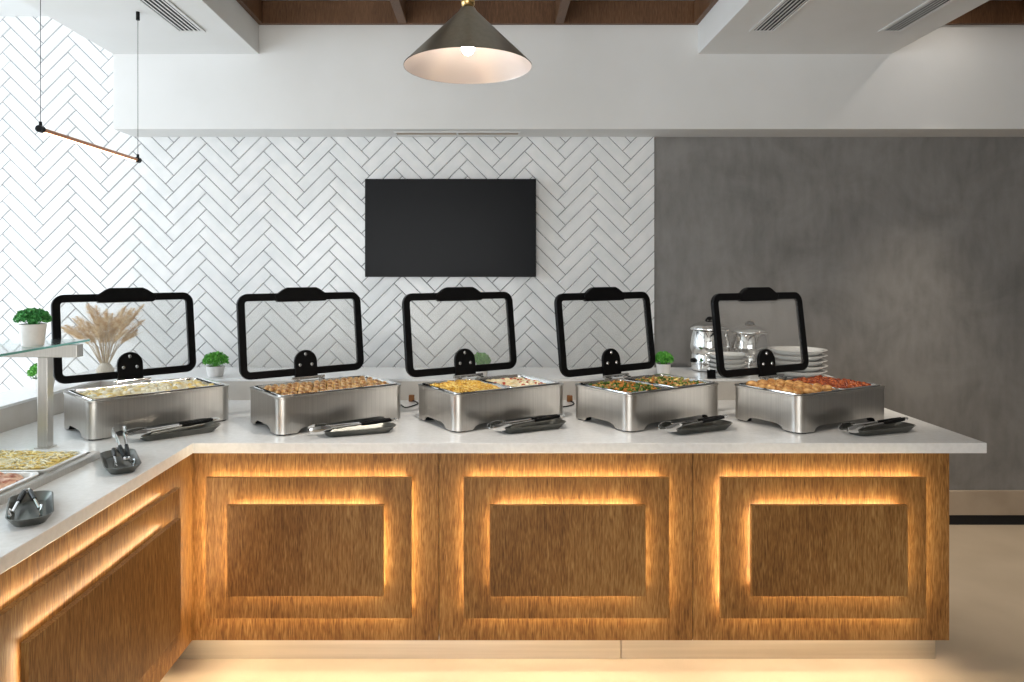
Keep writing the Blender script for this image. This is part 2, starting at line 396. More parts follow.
# worktop, L-shaped
def xl(y): return -1.148 + SK*(YC-y)
out = [(1.921, YC), (1.921, YR), (-2.01, YR), (-2.01, .9), (xl(.9), .9), (-1.148, YC)]
m = MB(); n_ = len(out)
m.add([(x,y,TOP-.04) for x,y in out]+[(x,y,TOP) for x,y in out],
      [tuple(range(n_))[::-1], tuple(range(n_,2*n_))]+[(i,(i+1)%n_,(i+1)%n_+n_,i+n_) for i in range(n_)])
tag(m.build('worktop', M['quartz'], bevel=.002), 'L-shaped white quartz worktop on the oak cabinets', 'worktop')
LZ = 1.002
out = [(1.812, YR), (1.812, 4.13), (-2.25, 4.13), (-2.25, .9), (-2.0105, .9), (-2.0105, YR)]
m = MB(); n_ = len(out)
m.add([(x,y,0) for x,y in out]+[(x,y,LZ-.0125) for x,y in out],
      [tuple(range(n_))[::-1], tuple(range(n_,2*n_))]+[(i,(i+1)%n_,(i+1)%n_+n_,i+n_) for i in range(n_)])
lo_ = tag(m.build('raised_ledge', M['ledge'], bevel=.002), 'beige stone raised ledge running along the back of the worktop', 'ledge')
m = MB(); m.add([(x,y,LZ-.012) for x,y in out]+[(x,y,LZ+.0) for x,y in out], [tuple(range(n_))[::-1], tuple(range(n_,2*n_))]+[(i,(i+1)%n_,(i+1)%n_+n_,i+n_) for i in range(n_)])
m.build('cap', M['quartz'], lo_, bevel=.001)

# ------------------------------------------------------------------ television
t = thing('television', (-.24, 4.325, 1.823), 'black wall-mounted television on the white herringbone tiles', 'television')
m = MB(); hw, hh = .52, .298
m.loft([[(x, 0, z) for x, z in ((-hw,-hh),(hw,-hh),(hw,hh),(-hw,hh))], [(x, .02, z) for x, z in ((-hw,-hh),(hw,-hh),(hw,hh),(-hw,hh))],
        [(x, .045, z) for x, z in ((-hw+.06,-hh+.05),(hw-.06,-hh+.05),(hw-.06,hh-.05),(-hw+.06,hh-.05))]], cap0=True, cap1=True)
m.build('housing', M['black'], t, bevel=.002)
MB().box(-hw+.006, hw-.006, -.0012, .0, -hh+.012, hh-.006).build('screen', M['screen'], t)
MB().box(-.2, .2, .045, .0585, -.15, .15).build('wall_bracket', M['blackmatt'], t)

# ------------------------------------------------------------------ pendants
px, py, pz = -.080, 2.58, 2.297
t = thing('pendant_lamp', (px, py, pz), 'bronze cone pendant lamp with lit bulb hanging over the counter', 'lamp')
MB().lathe([(.232, 0), (.2315, .003), (.034, .200), (.026, .213), (0.0001, .216)], 64).build('shade', M['shade_out'], t, smooth=True, autos=25)
MB().lathe([(.2305, .0), (.229, .004), (.033, .197), (0.0001, .2)], 64).build('shade_lining', M['shade_in'], t, smooth=True, autos=25)
MB().ball((0,0,.236), .026, .026, .026, 20, 12).build('ball_joint', M['brass'], t, smooth=True, autos=0)
MB().tube([(0,0,.255), (0,0,ZC-pz-.02)], .004).build('rod', M['brass'], t, smooth=True)
MB().lathe([(.0001,ZC-pz-.025),(.05,ZC-pz-.025),(.05,ZC-pz)], 32).build('canopy', M['brass'], t, smooth=True)
MB().lathe([(.018,.196),(.018,.10),(.0001,.10)], 20).build('socket', M['brass'], t, smooth=True)
MB().ball((0,0,.072), .024, .024, .028, 20, 12).build('bulb', M['bulb'], t, smooth=True, autos=0)
l = bpy.data.lights.new('pendant_light', 'SPOT'); l.energy = 30; l.spot_size = math.radians(125); l.spot_blend = .6; l.shadow_soft_size = .035; l.color = (1,.92,.82)
o = bpy.data.objects.new('pendant_light', l); COL.objects.link(o); o.location = (px, py, pz+.035)

t = thing('recessed_downlight', (2.60, 3.80, ZC), 'round recessed downlight in the right timber coffer near the wall', 'lamp')
MB().lathe([(.055,0),(.055,-.004),(.042,-.006),(.040,0)], 28).build('ring', M['white'], t, smooth=True)
MB().lathe([(.0001,-.0015),(.040,-.0015)], 28).build('diffuser', M['bulb'], t)
l = bpy.data.lights.new('downlight', 'SPOT'); l.energy = 150; l.spot_size = math.radians(54); l.spot_blend = .95; l.shadow_soft_size = .03; l.color = (1,.88,.72)
o = bpy.data.objects.new('downlight', l); COL.objects.link(o); o.location = (2.60, 3.80, ZC-.02)

t = thing('recessed_downlight', (1.70, 2.45, ZS), 'added fill downlight, out of view in the right dropped ceiling, brightening the plates', 'lamp')  # added fitting outside the view, a home for the plate fill light
MB().lathe([(.055,0),(.055,-.004),(.042,-.006),(.040,0)], 28).build('ring', M['white'], t, smooth=True)
MB().lathe([(.0001,-.0015),(.040,-.0015)], 28).build('diffuser', M['bulb'], t)
l = bpy.data.lights.new('downlight', 'SPOT'); l.energy = 60; l.spot_size = math.radians(52); l.spot_blend = .9; l.shadow_soft_size = .04; l.color = (1,.90,.78)  # fill spot added to brighten the plates and right end of the counter
o = bpy.data.objects.new('downlight', l); COL.objects.link(o); o.location = (1.70, 2.45, ZS-.02)
o.rotation_euler = Vector((-.15, 1.25, -1.75)).to_track_quat('-Z', 'Y').to_euler()

t = thing('rod_lamp', (-1.72, 3.1, 2.102), 'thin copper rod lamp hung level on two fine wires at the upper left', 'lamp')
MB().tube([(0,-.376,0),(0,.378,0)], .0085, 12).build('rod', M['copper'], t, smooth=True)
MB().box(-.004, .004, -.35, .35, -.0115, -.008).build('light_strip', M['led_rod'], t)
for y in (-.376, .378):
    MB().tube([(0,y-.012,0),(0,y+.012,0)], .0135, 14).tube([(0,y,.012),(0,y,.028)], .006, 10).build('end_cap', M['black'], t, smooth=True)
    MB().tube([(0,y,.028),(0,y,ZS-2.102-.03)], .0012, 6).build('wire', M['blackmatt'], t)
    MB().tube([(0,y,ZS-2.102-.04),(0,y,ZS-2.102)], .009, 12).build('ceiling_anchor', M['black'], t, smooth=True)

# ------------------------------------------------------------------ chafing dishes
L, W, H = .580, .362, .156
def make_dish(pans):
    t = bpy.data.objects.new('chafing_dish', None); COL.objects.link(t); t.empty_display_size = .1
    def foot(x, y):
        # arches cut between the four feet
        def arch(d, half):
            e = half - abs(d)
            if e < .085: return 0
            u = min(1, (e-.085)/.05); return .022*(1-(1-u)**2)**.5
        if abs(y) > W/2-.012: return arch(x, L/2)
        if abs(x) > L/2-.012: return arch(y, W/2)
        return 0
    def ring(dx, z, bot=False):
        base = rrect(L+dx*2, W+dx*2, .042+dx, z, 8); pts = []
        for i, p in enumerate(base):
            q = base[(i+1) % len(base)]; d = math.dist(p, q); n = max(1, int(d/.008)) if d > .05 else 1
            n = n if d > .05 else 1
            for k_ in range(n):
                u = k_/n; x, y = p[0]+(q[0]-p[0])*u, p[1]+(q[1]-p[1])*u
                pts.append((x, y, z + (foot(x, y) if bot else 0)))
        return pts
    m = MB()
    nseg = len(ring(0, 0))
    def R(dx, z, bot=False):      # resample so that every ring has the same count
        base = ring(0, z, bot); out_ = []
        s = (L+2*dx)/L, (W+2*dx)/W
        return [(x*s[0], y*s[1], zz) for x, y, zz in base]
    m.loft([R(-.004, .006, True), R(0, .006, True), R(0, H-.008), R(.003, H-.006), R(.003, H), R(-.012, H), R(-.016, H-.004), R(-.018, .08)])
    m.add(R(-.018, .08), [tuple(range(nseg))])
    m.build('housing', M['steel'], t, smooth=True, autos=30)
    for sx in (-1, 1):
        for sy in (-1, 1): MB().loft([rrect(.06, .06, .03, z, 4, sx*(L/2-.04), sy*(W/2-.04)) for z in (0, .0075)], cap0=True, cap1=True).build('foot_pad', M['blackmatt'], t)
    for (x0, x1) in pans:
        lx = x1-x0; cx = (x0+x1)/2; ly = W-.03
        MB().loft([rrect(lx, ly, .025, H+.001, 4, cx), rrect(lx-.002, ly-.002, .025, H+.005, 4, cx), rrect(lx-.022, ly-.022, .022, H+.005, 4, cx), rrect(lx-.03, ly-.03, .02, H-.0, 4, cx), rrect(lx-.04, ly-.04, .02, H-.055, 4, cx)], cap1=True).build('food_pan', M['chrome'], t, smooth=True)
    # lid, standing open
    lid = MB(); fw, fh, b, th = .612, .388, .034, .02
    tl = .1255; yb = W/2+.058; zb = 1.070-TOP
    T = Matrix.Translation((0, yb, zb)) @ Matrix.Rotation(-tl, 4, 'X')
    # frame in local x-z, y thickness
    def ringf(wd, hg, r, y): return [(p[0], y, p[1]+fh/2) for p in rrect(wd, hg, r, 0, 8)]
    lid.loft([ringf(fw, fh, .05, -th/2), ringf(fw, fh, .05, th/2), ringf(fw-2*b, fh-2*b, .014, th/2), ringf(fw-2*b, fh-2*b, .014, -th/2), ringf(fw, fh, .05, -th/2)], T)
    hp = [(-.135, fh-.012), (-.11, fh+.004), (-.09, fh+.018), (-.072, fh+.026), (.072, fh+.026), (.09, fh+.018), (.11, fh+.004), (.135, fh-.012), (.12, fh-b-.006), (-.12, fh-b-.006)]
    lid.loft([[(x, -th*.72, z) for x, z in hp], [(x, th*.72, z) for x, z in hp]], T, True, True)
    lo = lid.build('lid', M['black'], t, bevel=.003)
    MB().box(-fw/2+b-.006, fw/2-b+.006, -.002, .002, b-.006, fh-b+.006, T).build('lid_glass', M['glass'], lo)
    pp = [(-.055, -.012)] + [(.055*math.cos(a), .062+.055*math.sin(a)) for a in [PI-PI*i/14 for i in range(15)]] + [(.055, -.012)]
    MB().loft([[(x, -.019, z) for x, z in pp], [(x, -.003, z) for x, z in pp]], T, True, True).build('hinge_plate', M['black'], lo, bevel=.002)
    for (x, z) in ((0, .097), (-.029, .048), (.029, .048)):
        MB().lathe([(.0001,.005),(.005,.0045),(.008,.001),(.008,-.002)], 16, T @ Matrix.Translation((x, -.019, z)) @ Matrix.Rotation(PI/2, 4, 'X')).build('bolt', M['chrome'], lo, smooth=True)
    # hinge arm between lid and housing
    m = MB(); m.tube([(-.08, W/2+.02, H+.012), (.08, W/2+.02, H+.012)], .007, 12)
    for x in (-.06, .06): m.box(x-.01, x+.01, W/2-.008, W/2+.024, H-.02, H+.008)
    m.box(-.045, .045, W/2+.012, yb+.006, H+.006, H+.012); m.box(-.045, .045, yb-.016, yb-.010, H+.008, zb+.02)
    m.build('hinge', M['chrome'], t, bevel=.001)
    return t
XX = L/2-.014
one = make_dish([(-XX, XX)])
two = make_dish([(-XX, -.003), (.003, XX)])
FIT = [(-1.5609, 2.7791, .7868), (-.8456, 2.8616, .6507), (-.1376, 2.9212, .5706), (.5743, 2.9251, .5889), (1.262, 2.8955, .4973)]
LAB = ['open glass-lid steel chafing dish with pale creamy food, nearest the left corner',
       'open glass-lid steel chafing dish full of browned rolls, second from left',
       'open glass-lid steel chafing dish of yellow pasta and cheesy bake, below the television',
       'open glass-lid steel chafing dish with two pans of mixed vegetables',
       'open glass-lid steel chafing dish of nuggets and red meat, in front of plate stacks']
DT = []
for i, (x, y, a) in enumerate(FIT):
    o = [one, copy_tree(one), two, copy_tree(two), copy_tree(two)][i] if False else None
srcs = [one, None, two, None, None]
srcs[1] = copy_tree(one); srcs[3] = copy_tree(two); srcs[4] = copy_tree(two)
for i, (x, y, a) in enumerate(FIT):
    o = srcs[i]; u = Vector((math.cos(a), math.sin(a), 0)); v = Vector((-math.sin(a), math.cos(a), 0))
    c = Vector((x, y, TOP)) + u*.5607/2 + v*.3445/2
    o.location = c; o.rotation_euler.z = a; tag(o, LAB[i], 'chafing dish', 'steel chafing dishes on the worktop')
    DT.append(Matrix.Translation(c) @ Matrix.Rotation(a, 4, 'Z'))

# ------------------------------------------------------------------ food
def food(name, c1, c2, sc=60, rough=.45, **k): return noisy(mat(name, c1, rough), sc, c1, c2, **k)
F_ = {
 'cream': food('creamy_bake', (.80,.66,.34), (.88,.83,.66), 28, .4),
 'rollA': food('roll_crust', (.22,.07,.012), (.80,.52,.22), 34, .35, p1=.36, p2=.58), 'rollB': food('roll_light', (.42,.18,.04), (.88,.70,.40), 45, .4),
 'pastaA': mat('pasta_yellow', (.78,.48,.07), .4), 'pastaB': mat('pasta_gold', (.62,.33,.05), .4), 'pastaC': mat('pasta_pale', (.86,.66,.22), .4),
 'bake': food('cheese_bake', (.80,.58,.28), (.88,.76,.54), 30, .45), 'red': mat('red_pepper', (.52,.06,.02), .35),
 'green': mat('green_veg', (.05,.12,.012), .4), 'lime': mat('light_green_veg', (.22,.26,.04), .4), 'orange': mat('orange_veg', (.58,.22,.04), .4), 'tan': mat('mushroom', (.48,.28,.11), .5),
 'nugget': food('nugget_crust', (.36,.13,.025), (.80,.47,.17), 38, .45), 'meat': food('glazed_meat', (.16,.018,.006), (.62,.17,.05), 60, .2, p1=.4, p2=.62),
 'rice': mat('noodle_pale', (.86,.70,.28), .45), 'rice2': mat('noodle_white', (.88,.82,.60), .45), 'ham': food('ham', (.40,.10,.05), (.84,.52,.36), 34, .4, p1=.38, p2=.6),
}
def bed(m, T, x0, x1, y0, y1, z, hump, mi=0, n=26, amp=.004, sc=40, seed=0):
    vs = []; fs = []
    for j in range(n+1):
        for i in range(n+1):
            u, v = i/n, j/n; x = x0+(x1-x0)*u; y = y0+(y1-y0)*v
            e = min(1, min(u,1-u)*6, min(v,1-v)*6)
            vs.append((x, y, z + hump*math.sin(PI*u)**.5*math.sin(PI*v)**.5 + e*amp*noise.noise(Vector((x*sc+seed, y*sc, seed)))*1.6))
    for j in range(n):
        for i in range(n):
            a = j*(n+1)+i; fs.append((a, a+1, a+n+2, a+n+1))
    k0 = len(vs); ring_ = [i for i in range(n+1)] + [(j+1)*(n+1)-1 for j in range(1, n+1)] + [n*(n+1)+i for i in range(n-1, -1, -1)] + [j*(n+1) for j in range(n-1, 0, -1)]
    vs += [(vs[i][0]*1, vs[i][1], z-.02) for i in ring_]
    r = len(ring_)
    for q in range(r): fs.append((ring_[q], k0+q, k0+(q+1)%r, ring_[(q+1)%r]))
    fs.append(tuple(k0+q for q in range(r)))
    m.add(vs, fs, T, mi)
def hump(u, v, h): return h*math.sin(PI*min(1,max(0,u)))**.5*math.sin(PI*min(1,max(0,v)))**.5
XI, YI = XX-.024, W/2-.042
R_ = random.Random(11)
def stuff_food(name, T, pan, mats, base_z, h, draw, label, sc=40, amp=.004, seed=1, cat='food'):
    org = T @ Vector(((pan[0]+pan[1])/2, 0, base_z))
    m = MB(); bed(m, T, pan[0], pan[1], -YI, YI, base_z, h, 0, amp=amp, sc=sc, seed=seed)
    if draw: draw(m, T, pan, base_z, h)
    return tag(m.build(name, mats, smooth=True, origin=org, autos=60), label, cat, kind='stuff')
PZ = H-.012
# dish 1: creamy bake
def lumps(num, r0, r1, nm, mi0=0, flat=.6):
    def f(m, T, pan, z, h):
        for _ in range(num):
            u, v = R_.random(), R_.random(); x = pan[0]+.008+(pan[1]-pan[0]-.016)*u; y = -YI+.008+(2*YI-.016)*v; r = R_.uniform(r0, r1)
            Rm = Matrix.Rotation(R_.uniform(0, PI), 3, 'Z') @ Matrix.Rotation(R_.uniform(-.4,.4), 3, 'X')
            m.ball((x, y, z+hump(u,v,h)+r*.2), r, r*R_.uniform(.55,.9), r*flat, 7, 5, T, mi0+R_.randrange(nm), Rm)
    return f
F_['cream2'] = mat('potato_cream', (.90,.86,.72), .4); F_['cream3'] = mat('butter_yellow', (.86,.66,.24), .4)
stuff_food('creamy_bake', DT[0], (-XI, XI), [F_['cream'], F_['cream2'], F_['cream'], F_['cream3']], PZ, .014, lumps(230, .009, .018, 4), 'pale yellow creamy bake filling the leftmost chafing dish', cat='bake')
def worms(num, r, ln, nm, mi0=0):
    def f(m, T, pan, z, h):
        for _ in range(num):
            u, v = R_.uniform(.03,.97), R_.uniform(.03,.97); x = pan[0]+(pan[1]-pan[0])*u; y = -YI+2*YI*v
            a = R_.uniform(0, 2*PI); z0 = z+hump(u,v,h)+R_.uniform(-.001,.006); q = []
            for s in range(5):
                q.append((min(pan[1]-.003, max(pan[0]+.003, x)), min(YI-.003, max(-YI+.003, y)), z0+.003*math.sin(s*1.5+u*20)))
                a += R_.uniform(-.8,.8); x += math.cos(a)*ln/4; y += math.sin(a)*ln/4
            m.tube(q, r, 5, T, mi0+R_.randrange(nm))
    return f
stuff_food('fried_pasta', DT[2], (-XI, -.024), [F_['pastaB'], F_['pastaA'], F_['pastaB'], F_['pastaC']], PZ, .020, worms(700, .0033, .035, 3, 1), 'golden yellow pasta in the front-left pan under the television', cat='pasta')
def redbits(m, T, pan, z, h):
    for _ in range(26):
        u, v = R_.uniform(.06,.94), R_.uniform(.06,.94); x = pan[0]+(pan[1]-pan[0])*u; y = -YI+2*YI*v; r = R_.uniform(.006,.011)
        m.ball((x, y, z+hump(u,v,h)+.002), r, r*.8, r*.45, 7, 5, T, 1)
    for _ in range(80):
        u, v = R_.uniform(.04,.96), R_.uniform(.04,.96); x = pan[0]+(pan[1]-pan[0])*u; y = -YI+2*YI*v; r = R_.uniform(.008,.016)
        m.ball((x, y, z+hump(u,v,h)-.001), r, r*.8, r*.5, 7, 5, T, 2)
stuff_food('cheese_bake', DT[2], (.024, XI), [F_['bake'], F_['red'], F_['cream']], PZ, .014, redbits, 'creamy cheese bake dotted with red pieces, right pan of the middle dish', cat='bake')
def chunks(num, r0, r1, nm):
    def f(m, T, pan, z, h):
        for _ in range(num):
            u, v = R_.uniform(.03,.97), R_.uniform(.03,.97); x = pan[0]+(pan[1]-pan[0])*u; y = -YI+2*YI*v; r = R_.uniform(r0, r1)
            Q = T @ Matrix.Translation((x, y, z+hump(u,v,h)+R_.uniform(0,.006))) @ Matrix.Rotation(R_.uniform(0,6), 4, Vector((R_.random()-.5, R_.random()-.5, R_.random()-.5)).normalized())
            mi = 1+R_.randrange(nm)
            if R_.random() < .5: m.box(-r, r, -r*.7, r*.7, -r*.4, r*.4, Q, mi)
            else: m.ball((0,0,0), r*1.1, r*.8, r*.6, 7, 5, Q, mi)
    return f
VM = [F_['tan'], F_['orange'], F_['green'], F_['tan'], F_['lime'], F_['green'], F_['orange']]
stuff_food('mixed_vegetables', DT[3], (-XI, -.024), VM, PZ, .014, chunks(260, .006, .011, 6), 'orange and green mixed vegetables in the left pan of the vegetable dish', cat='vegetables')
stuff_food('mixed_vegetables', DT[3], (.024, XI), [F_['tan'], F_['green'], F_['green'], F_['lime'], F_['tan'], F_['orange'], F_['pastaC']], PZ, .012, chunks(260, .006, .011, 6), 'greener mixed vegetables in the right pan of the vegetable dish', cat='vegetables')
# dish 2: rolls, each one a thing
def roll_mesh(seed, lx, ly, lz, mm, name):
    m = MB(); n = 12; rings = []
    for i in range(n+1):
        tt = i/n; x = (tt-.5)*lx; rr = max(.02, math.sin(PI*tt)**.45)
        rings.append([(x, ly/2*rr*math.cos(2*PI*j/10)*(1+.06*noise.noise(Vector((x*90, j, seed)))), lz/2*rr*math.sin(2*PI*j/10)*(1+.1*noise.noise(Vector((x*60, j*2, seed+5))))) for j in range(10)])
    m.loft(rings, None, True, True)
    me = m.build(name, mm, smooth=True, autos=60); d = me.data; bpy.data.objects.remove(me); return d
rm = [roll_mesh(i, .070, .030, .026, F_['rollA' if i != 1 else 'rollB'], 'bread_roll') for i in range(3)]
def place(name, data, T, x, y, z, rz, rx, lab, cat, grp, s=1):
    o = bpy.data.objects.new(name, data); COL.objects.link(o)
    o.matrix_world = T @ Matrix.Translation((x, y, z)) @ Matrix.Rotation(rz, 4, 'Z') @ Matrix.Rotation(rx, 4, 'X') @ Matrix.Scale(s, 4)
    return tag(o, lab, cat, grp)
MB_ = MB(); MB_.box(-XI, XI, -YI, YI, PZ-.025, PZ-.012, DT[1])
for r in range(4):
    for c in range(15):
        x = -XI+.022+c*(2*XI-.044)/14; y = -YI+.032+r*(2*YI-.064)/3
        place('bread_roll', rm[R_.randrange(3)], DT[1], x+R_.uniform(-.003,.003), y, H-.008+R_.uniform(0,.004)+.006*math.sin(PI*(r+.5)/4), PI/2-.6+R_.uniform(-.18,.18), R_.uniform(-.3,.3), 'small browned finger roll in the second chafing dish from the left', 'roll', 'browned finger rolls in the second chafing dish')
nm = [roll_mesh(20+i, .058, .042, .036, F_['nugget'], 'potato_nugget') for i in range(3)]
for r in range(6):
    for c in range(4):
        x = -XI+.028+c*.061+R_.uniform(-.005,.005); y = -YI+.022+r*(2*YI-.044)/5+R_.uniform(-.004,.004)
        place('golden_nugget', nm[R_.randrange(3)], DT[4], x, y, H-.004+R_.uniform(0,.008), R_.uniform(0, PI), R_.uniform(-.3,.3), 'golden fried nugget in the left pan of the dish by the plates', 'nugget', 'golden nuggets in the rightmost chafing dish')
mm_ = [roll_mesh(40+i, .034, .024, .02, F_['meat'], 'meat_piece') for i in range(3)]
for r in range(11):
    for c in range(8):
        x = .036+c*(XI-.05)/7+R_.uniform(-.004,.004); y = -YI+.016+r*(2*YI-.032)/10+R_.uniform(-.004,.004)
        place('meat_piece', mm_[R_.randrange(3)], DT[4], x, y, H-.004+R_.uniform(0,.008), R_.uniform(0, PI), R_.uniform(-.6,.6), 'dark red glazed meat piece in the rightmost chafing pan', 'meat', 'red glazed meat pieces in the rightmost chafing dish')

# ------------------------------------------------------------------ hot well let into the left run
wt = thing('buffet_well', (-1.68, 2.2, TOP), 'steel-rimmed buffet well let into the left worktop, holding two white pans', 'buffet well')
def rr2(x0, x1, y0, y1, r, z, n=4): return rrect(x1-x0, y1-y0, r, z, n, (x0+x1)/2, (y0+y1)/2)
wx0, wx1, wy0, wy1 = -.30, .295, -.38, .34
MB().loft([rr2(wx0, wx1, wy0, wy1, .012, .0), rr2(wx0, wx1, wy0, wy1, .012, .02), rr2(wx0+.004, wx1-.004, wy0+.004, wy1-.004, .01, .024), rr2(wx0+.022, wx1-.022, wy0+.022, wy1-.022, .01, .024), rr2(wx0+.024, wx1-.024, wy0+.024, wy1-.024, .01, .001)]).build('rim', M['steel'], wt, smooth=True)
MB().box(wx0+.01, wx1-.01, wy0+.01, wy1-.01, .0005, .002).build('well_floor', M['steel'], wt)
def white_pan(y0, y1, lab):
    m = MB(); x0, x1 = wx0+.024, wx1-.024
    m.loft([rr2(x0+.012, x1-.012, y0+.012, y1-.012, .02, .0025), rr2(x0, x1, y0, y1, .03, .026), rr2(x0, x1, y0, y1, .03, .031), rr2(x0+.012, x1-.012, y0+.012, y1-.012, .025, .031), rr2(x0+.02, x1-.02, y0+.02, y1-.02, .02, .012)], cap0=True, cap1=True)
    o = m.build('serving_pan', M['porcelain'], smooth=True, origin=(0,0,0)); o.location = wt.location
    return tag(o, lab, 'pan')
white_pan(.055, .315, 'white serving pan of pale noodles, the one further back in the left well')
white_pan(-.355, .045, 'white serving pan of sliced pink meat, the nearer one in the left well')
TW = Matrix.Translation(wt.location)
R_ = random.Random(5)
m = MB(); bed(m, TW, wx0+.05, wx1-.05, .082, .288, .022, .012)
for _ in range(900):
    u, v = R_.uniform(.03,.97), R_.uniform(.03,.97); x = wx0+.05+(wx1-wx0-.1)*u; y = .082+.206*v; a = R_.uniform(0,6.3); q = []
    z0 = .026+hump(u,v,.012)+R_.uniform(0,.006)
    for s in range(4):
        q.append((min(wx1-.05,max(wx0+.05,x)), min(.288,max(.082,y)), z0+.002*math.sin(s*2))); a += R_.uniform(-.9,.9); x += math.cos(a)*.011; y += math.sin(a)*.011
    m.tube(q, .0024, 5, TW, R_.choice((0,1,1,2)))
tag(m.build('noodles', [F_['rice'], F_['rice2'], F_['cream3']], smooth=True, origin=TW @ Vector((0,.185,.02)), autos=60), 'pale yellow noodles heaped in the back pan of the left well', 'noodles', kind='stuff')
def slice_mesh(seed):
    m = MB(); n = 16; rings = []
    for (k_, z) in ((.001,.004),(.75,.004),(1,.002),(1,-.001),(.001,-.002)):
        rings.append([(k_*(.042+.005*noise.noise(Vector((math.cos(2*PI*j/n)*2, math.sin(2*PI*j/n)*2, seed))))*math.cos(2*PI*j/n), k_*(.032+.004*noise.noise(Vector((j*.5, 1, seed))))*math.sin(2*PI*j/n), z+.003*math.sin(4*PI*j/n+seed)*k_) for j in range(n)])
    m.loft(rings); o = m.build('meat_slice', F_['ham'], smooth=True, autos=60); d = o.data; bpy.data.objects.remove(o); return d
sm = [slice_mesh(i*3.1) for i in range(3)]
for r in range(7):
    for c in range(7):
        place('meat_slice', sm[R_.randrange(3)], TW, wx0+.085+c*.071+R_.uniform(-.006,.006), -.295+r*.047+R_.uniform(-.005,.005), .019+.004*(c % 2)+R_.uniform(.004,.007), R_.uniform(0,3), .28, 'pinkish sliced meat overlapping in the nearer pan of the left well', 'meat slice', 'sliced meat in the nearer white pan')

# ------------------------------------------------------------------ sneeze guard
t = thing('sneeze_guard', (-1.676, 2.684, TOP), 'square steel post carrying a glass shelf at the left end of the counter', 'glass shelf')
MB().box(-.019, .019, -.019, .019, .003, .341).build('post', M['steel'], t, bevel=.0015)
MB().box(-.027, .027, -.027, .027, 0, .004).build('foot_plate', M['steel'], t)
MB().box(-.19, .131, -.021, .021, .3412, .388).build('crossbar', M['steel'], t, bevel=.0015)
g_ = MB().box(-.42, .098, -.78, .12, .3885, .3965).build('glass_shelf', M['glass_green'], t)
MB().box(.098, .100, -.78, .12, .3885, .3965).build('polished_edge', M['glass_edge'], g_)

# ------------------------------------------------------------------ plants
def plant(loc, pr, ph, fr, fh, lab, mk='plant', n=750, seed=0, rim=False):
    t = thing('potted_plant', loc, lab, 'plant', group='small potted plants along the ledge')
    m = MB(); m.lathe([(pr*.72, 0), (pr*.8, .003), (pr, ph), (pr*.92, ph), (pr*.9, ph-.008)], 28, cap0=True)
    m.build('pot', M['pot'], t, smooth=True)
    MB().lathe([(.0001, ph-.006), (pr*.91, ph-.006)], 24).build('soil', M['soil'], t)
    r = random.Random(seed); m = MB()
    for _ in range(n):
        a = r.uniform(0, 2*PI); e = math.asin(r.uniform(-.25, 1)); k_ = r.uniform(.72, 1.0)
        d = Vector((math.cos(a)*math.cos(e), math.sin(a)*math.cos(e), math.sin(e)))
        c = Vector((d.x*fr*k_, d.y*fr*k_, ph+fh*.32+d.z*fh*.68*k_))
        ax = Vector((r.uniform(-1,1), r.uniform(-1,1), r.uniform(-1,1))).normalized()
        T = Matrix.Translation(c) @ Matrix.Rotation(r.uniform(0,PI), 4, ax)
        s = r.uniform(.006,.010)
        m.add([(0,-s,0),(s*.6,0,.0015),(0,s,0),(-s*.6,0,.0015),(0,0,-.001)], [(0,1,4),(1,2,4),(2,3,4),(3,0,4)], T)
    for _ in range(60):
        a = r.uniform(0, 2*PI); k_ = r.uniform(0,.75)
        m.tube([(math.cos(a)*k_*pr*.5, math.sin(a)*k_*pr*.5, ph-.008), (math.cos(a)*k_*fr, math.sin(a)*k_*fr, ph+fh*.7)], .0011, 4)
    m.build('foliage', M[mk], t)
plant((-1.625, 2.53, TOP+.3968), .044, .080, .056, .055, 'potted plant in a white pot on the glass shelf', 'plantdark', seed=1)
plant((-2.105, 3.36, LZ), .048, .055, .066, .075, 'potted plant on the left ledge, half hidden by the steel post', seed=2)
plant((-1.455, 3.775, LZ), .048, .056, .066, .075, 'potted plant between the two leftmost chafing dish lids', seed=3)
plant((-.05, 3.80, LZ), .045, .055, .052, .068, 'potted plant seen through the glass lid below the television', seed=4)
plant((.938, 3.85, LZ), .040, .058, .052, .065, 'potted plant by the grey wall, left of the soup kettles', 'plant', seed=5)

# pampas bouquet
t = thing('dried_grass_bouquet', (-2.07, 3.83, LZ), 'beige dried pampas bouquet behind the leftmost glass lid', 'dried flowers')
MB().lathe([(.03,0),(.042,.01),(.045,.03),(.028,.055),(.018,.065),(.016,.064),(.026,.05)], 24, cap0=True).build('vase', M['vase'], t, smooth=True)
r = random.Random(9); ms = MB(); mp = MB()
for i in range(60):
    a = r.uniform(-1, 1); b = r.uniform(-.6,.6); hgt = r.uniform(.20,.37)
    tip = Vector((a*.23, b*.12, hgt)); base = Vector((a*.008, b*.008, .03)); mid = base.lerp(tip, .5)+Vector((-a*.03, 0, .03))
    ms.tube([base, mid, tip], [.0014,.0012,.0008], 5)
    if i < 44:
        for k_ in range(260):
            u = r.random(); p = mid.lerp(tip, .25+u*.85); d = Vector((r.gauss(0,1), r.gauss(0,1), r.gauss(.9,.6))).normalized()*.042*(math.sin(PI*min(1,u*.85+.12)))
            n_ = d.cross(Vector((0,1,.1))).normalized()*.0007
            mp.add([p-n_, p+n_, p+d], [(0,1,2)])
ms.build('stems', M['straw'], t); mp.build('plumes', M['pampas'], t)

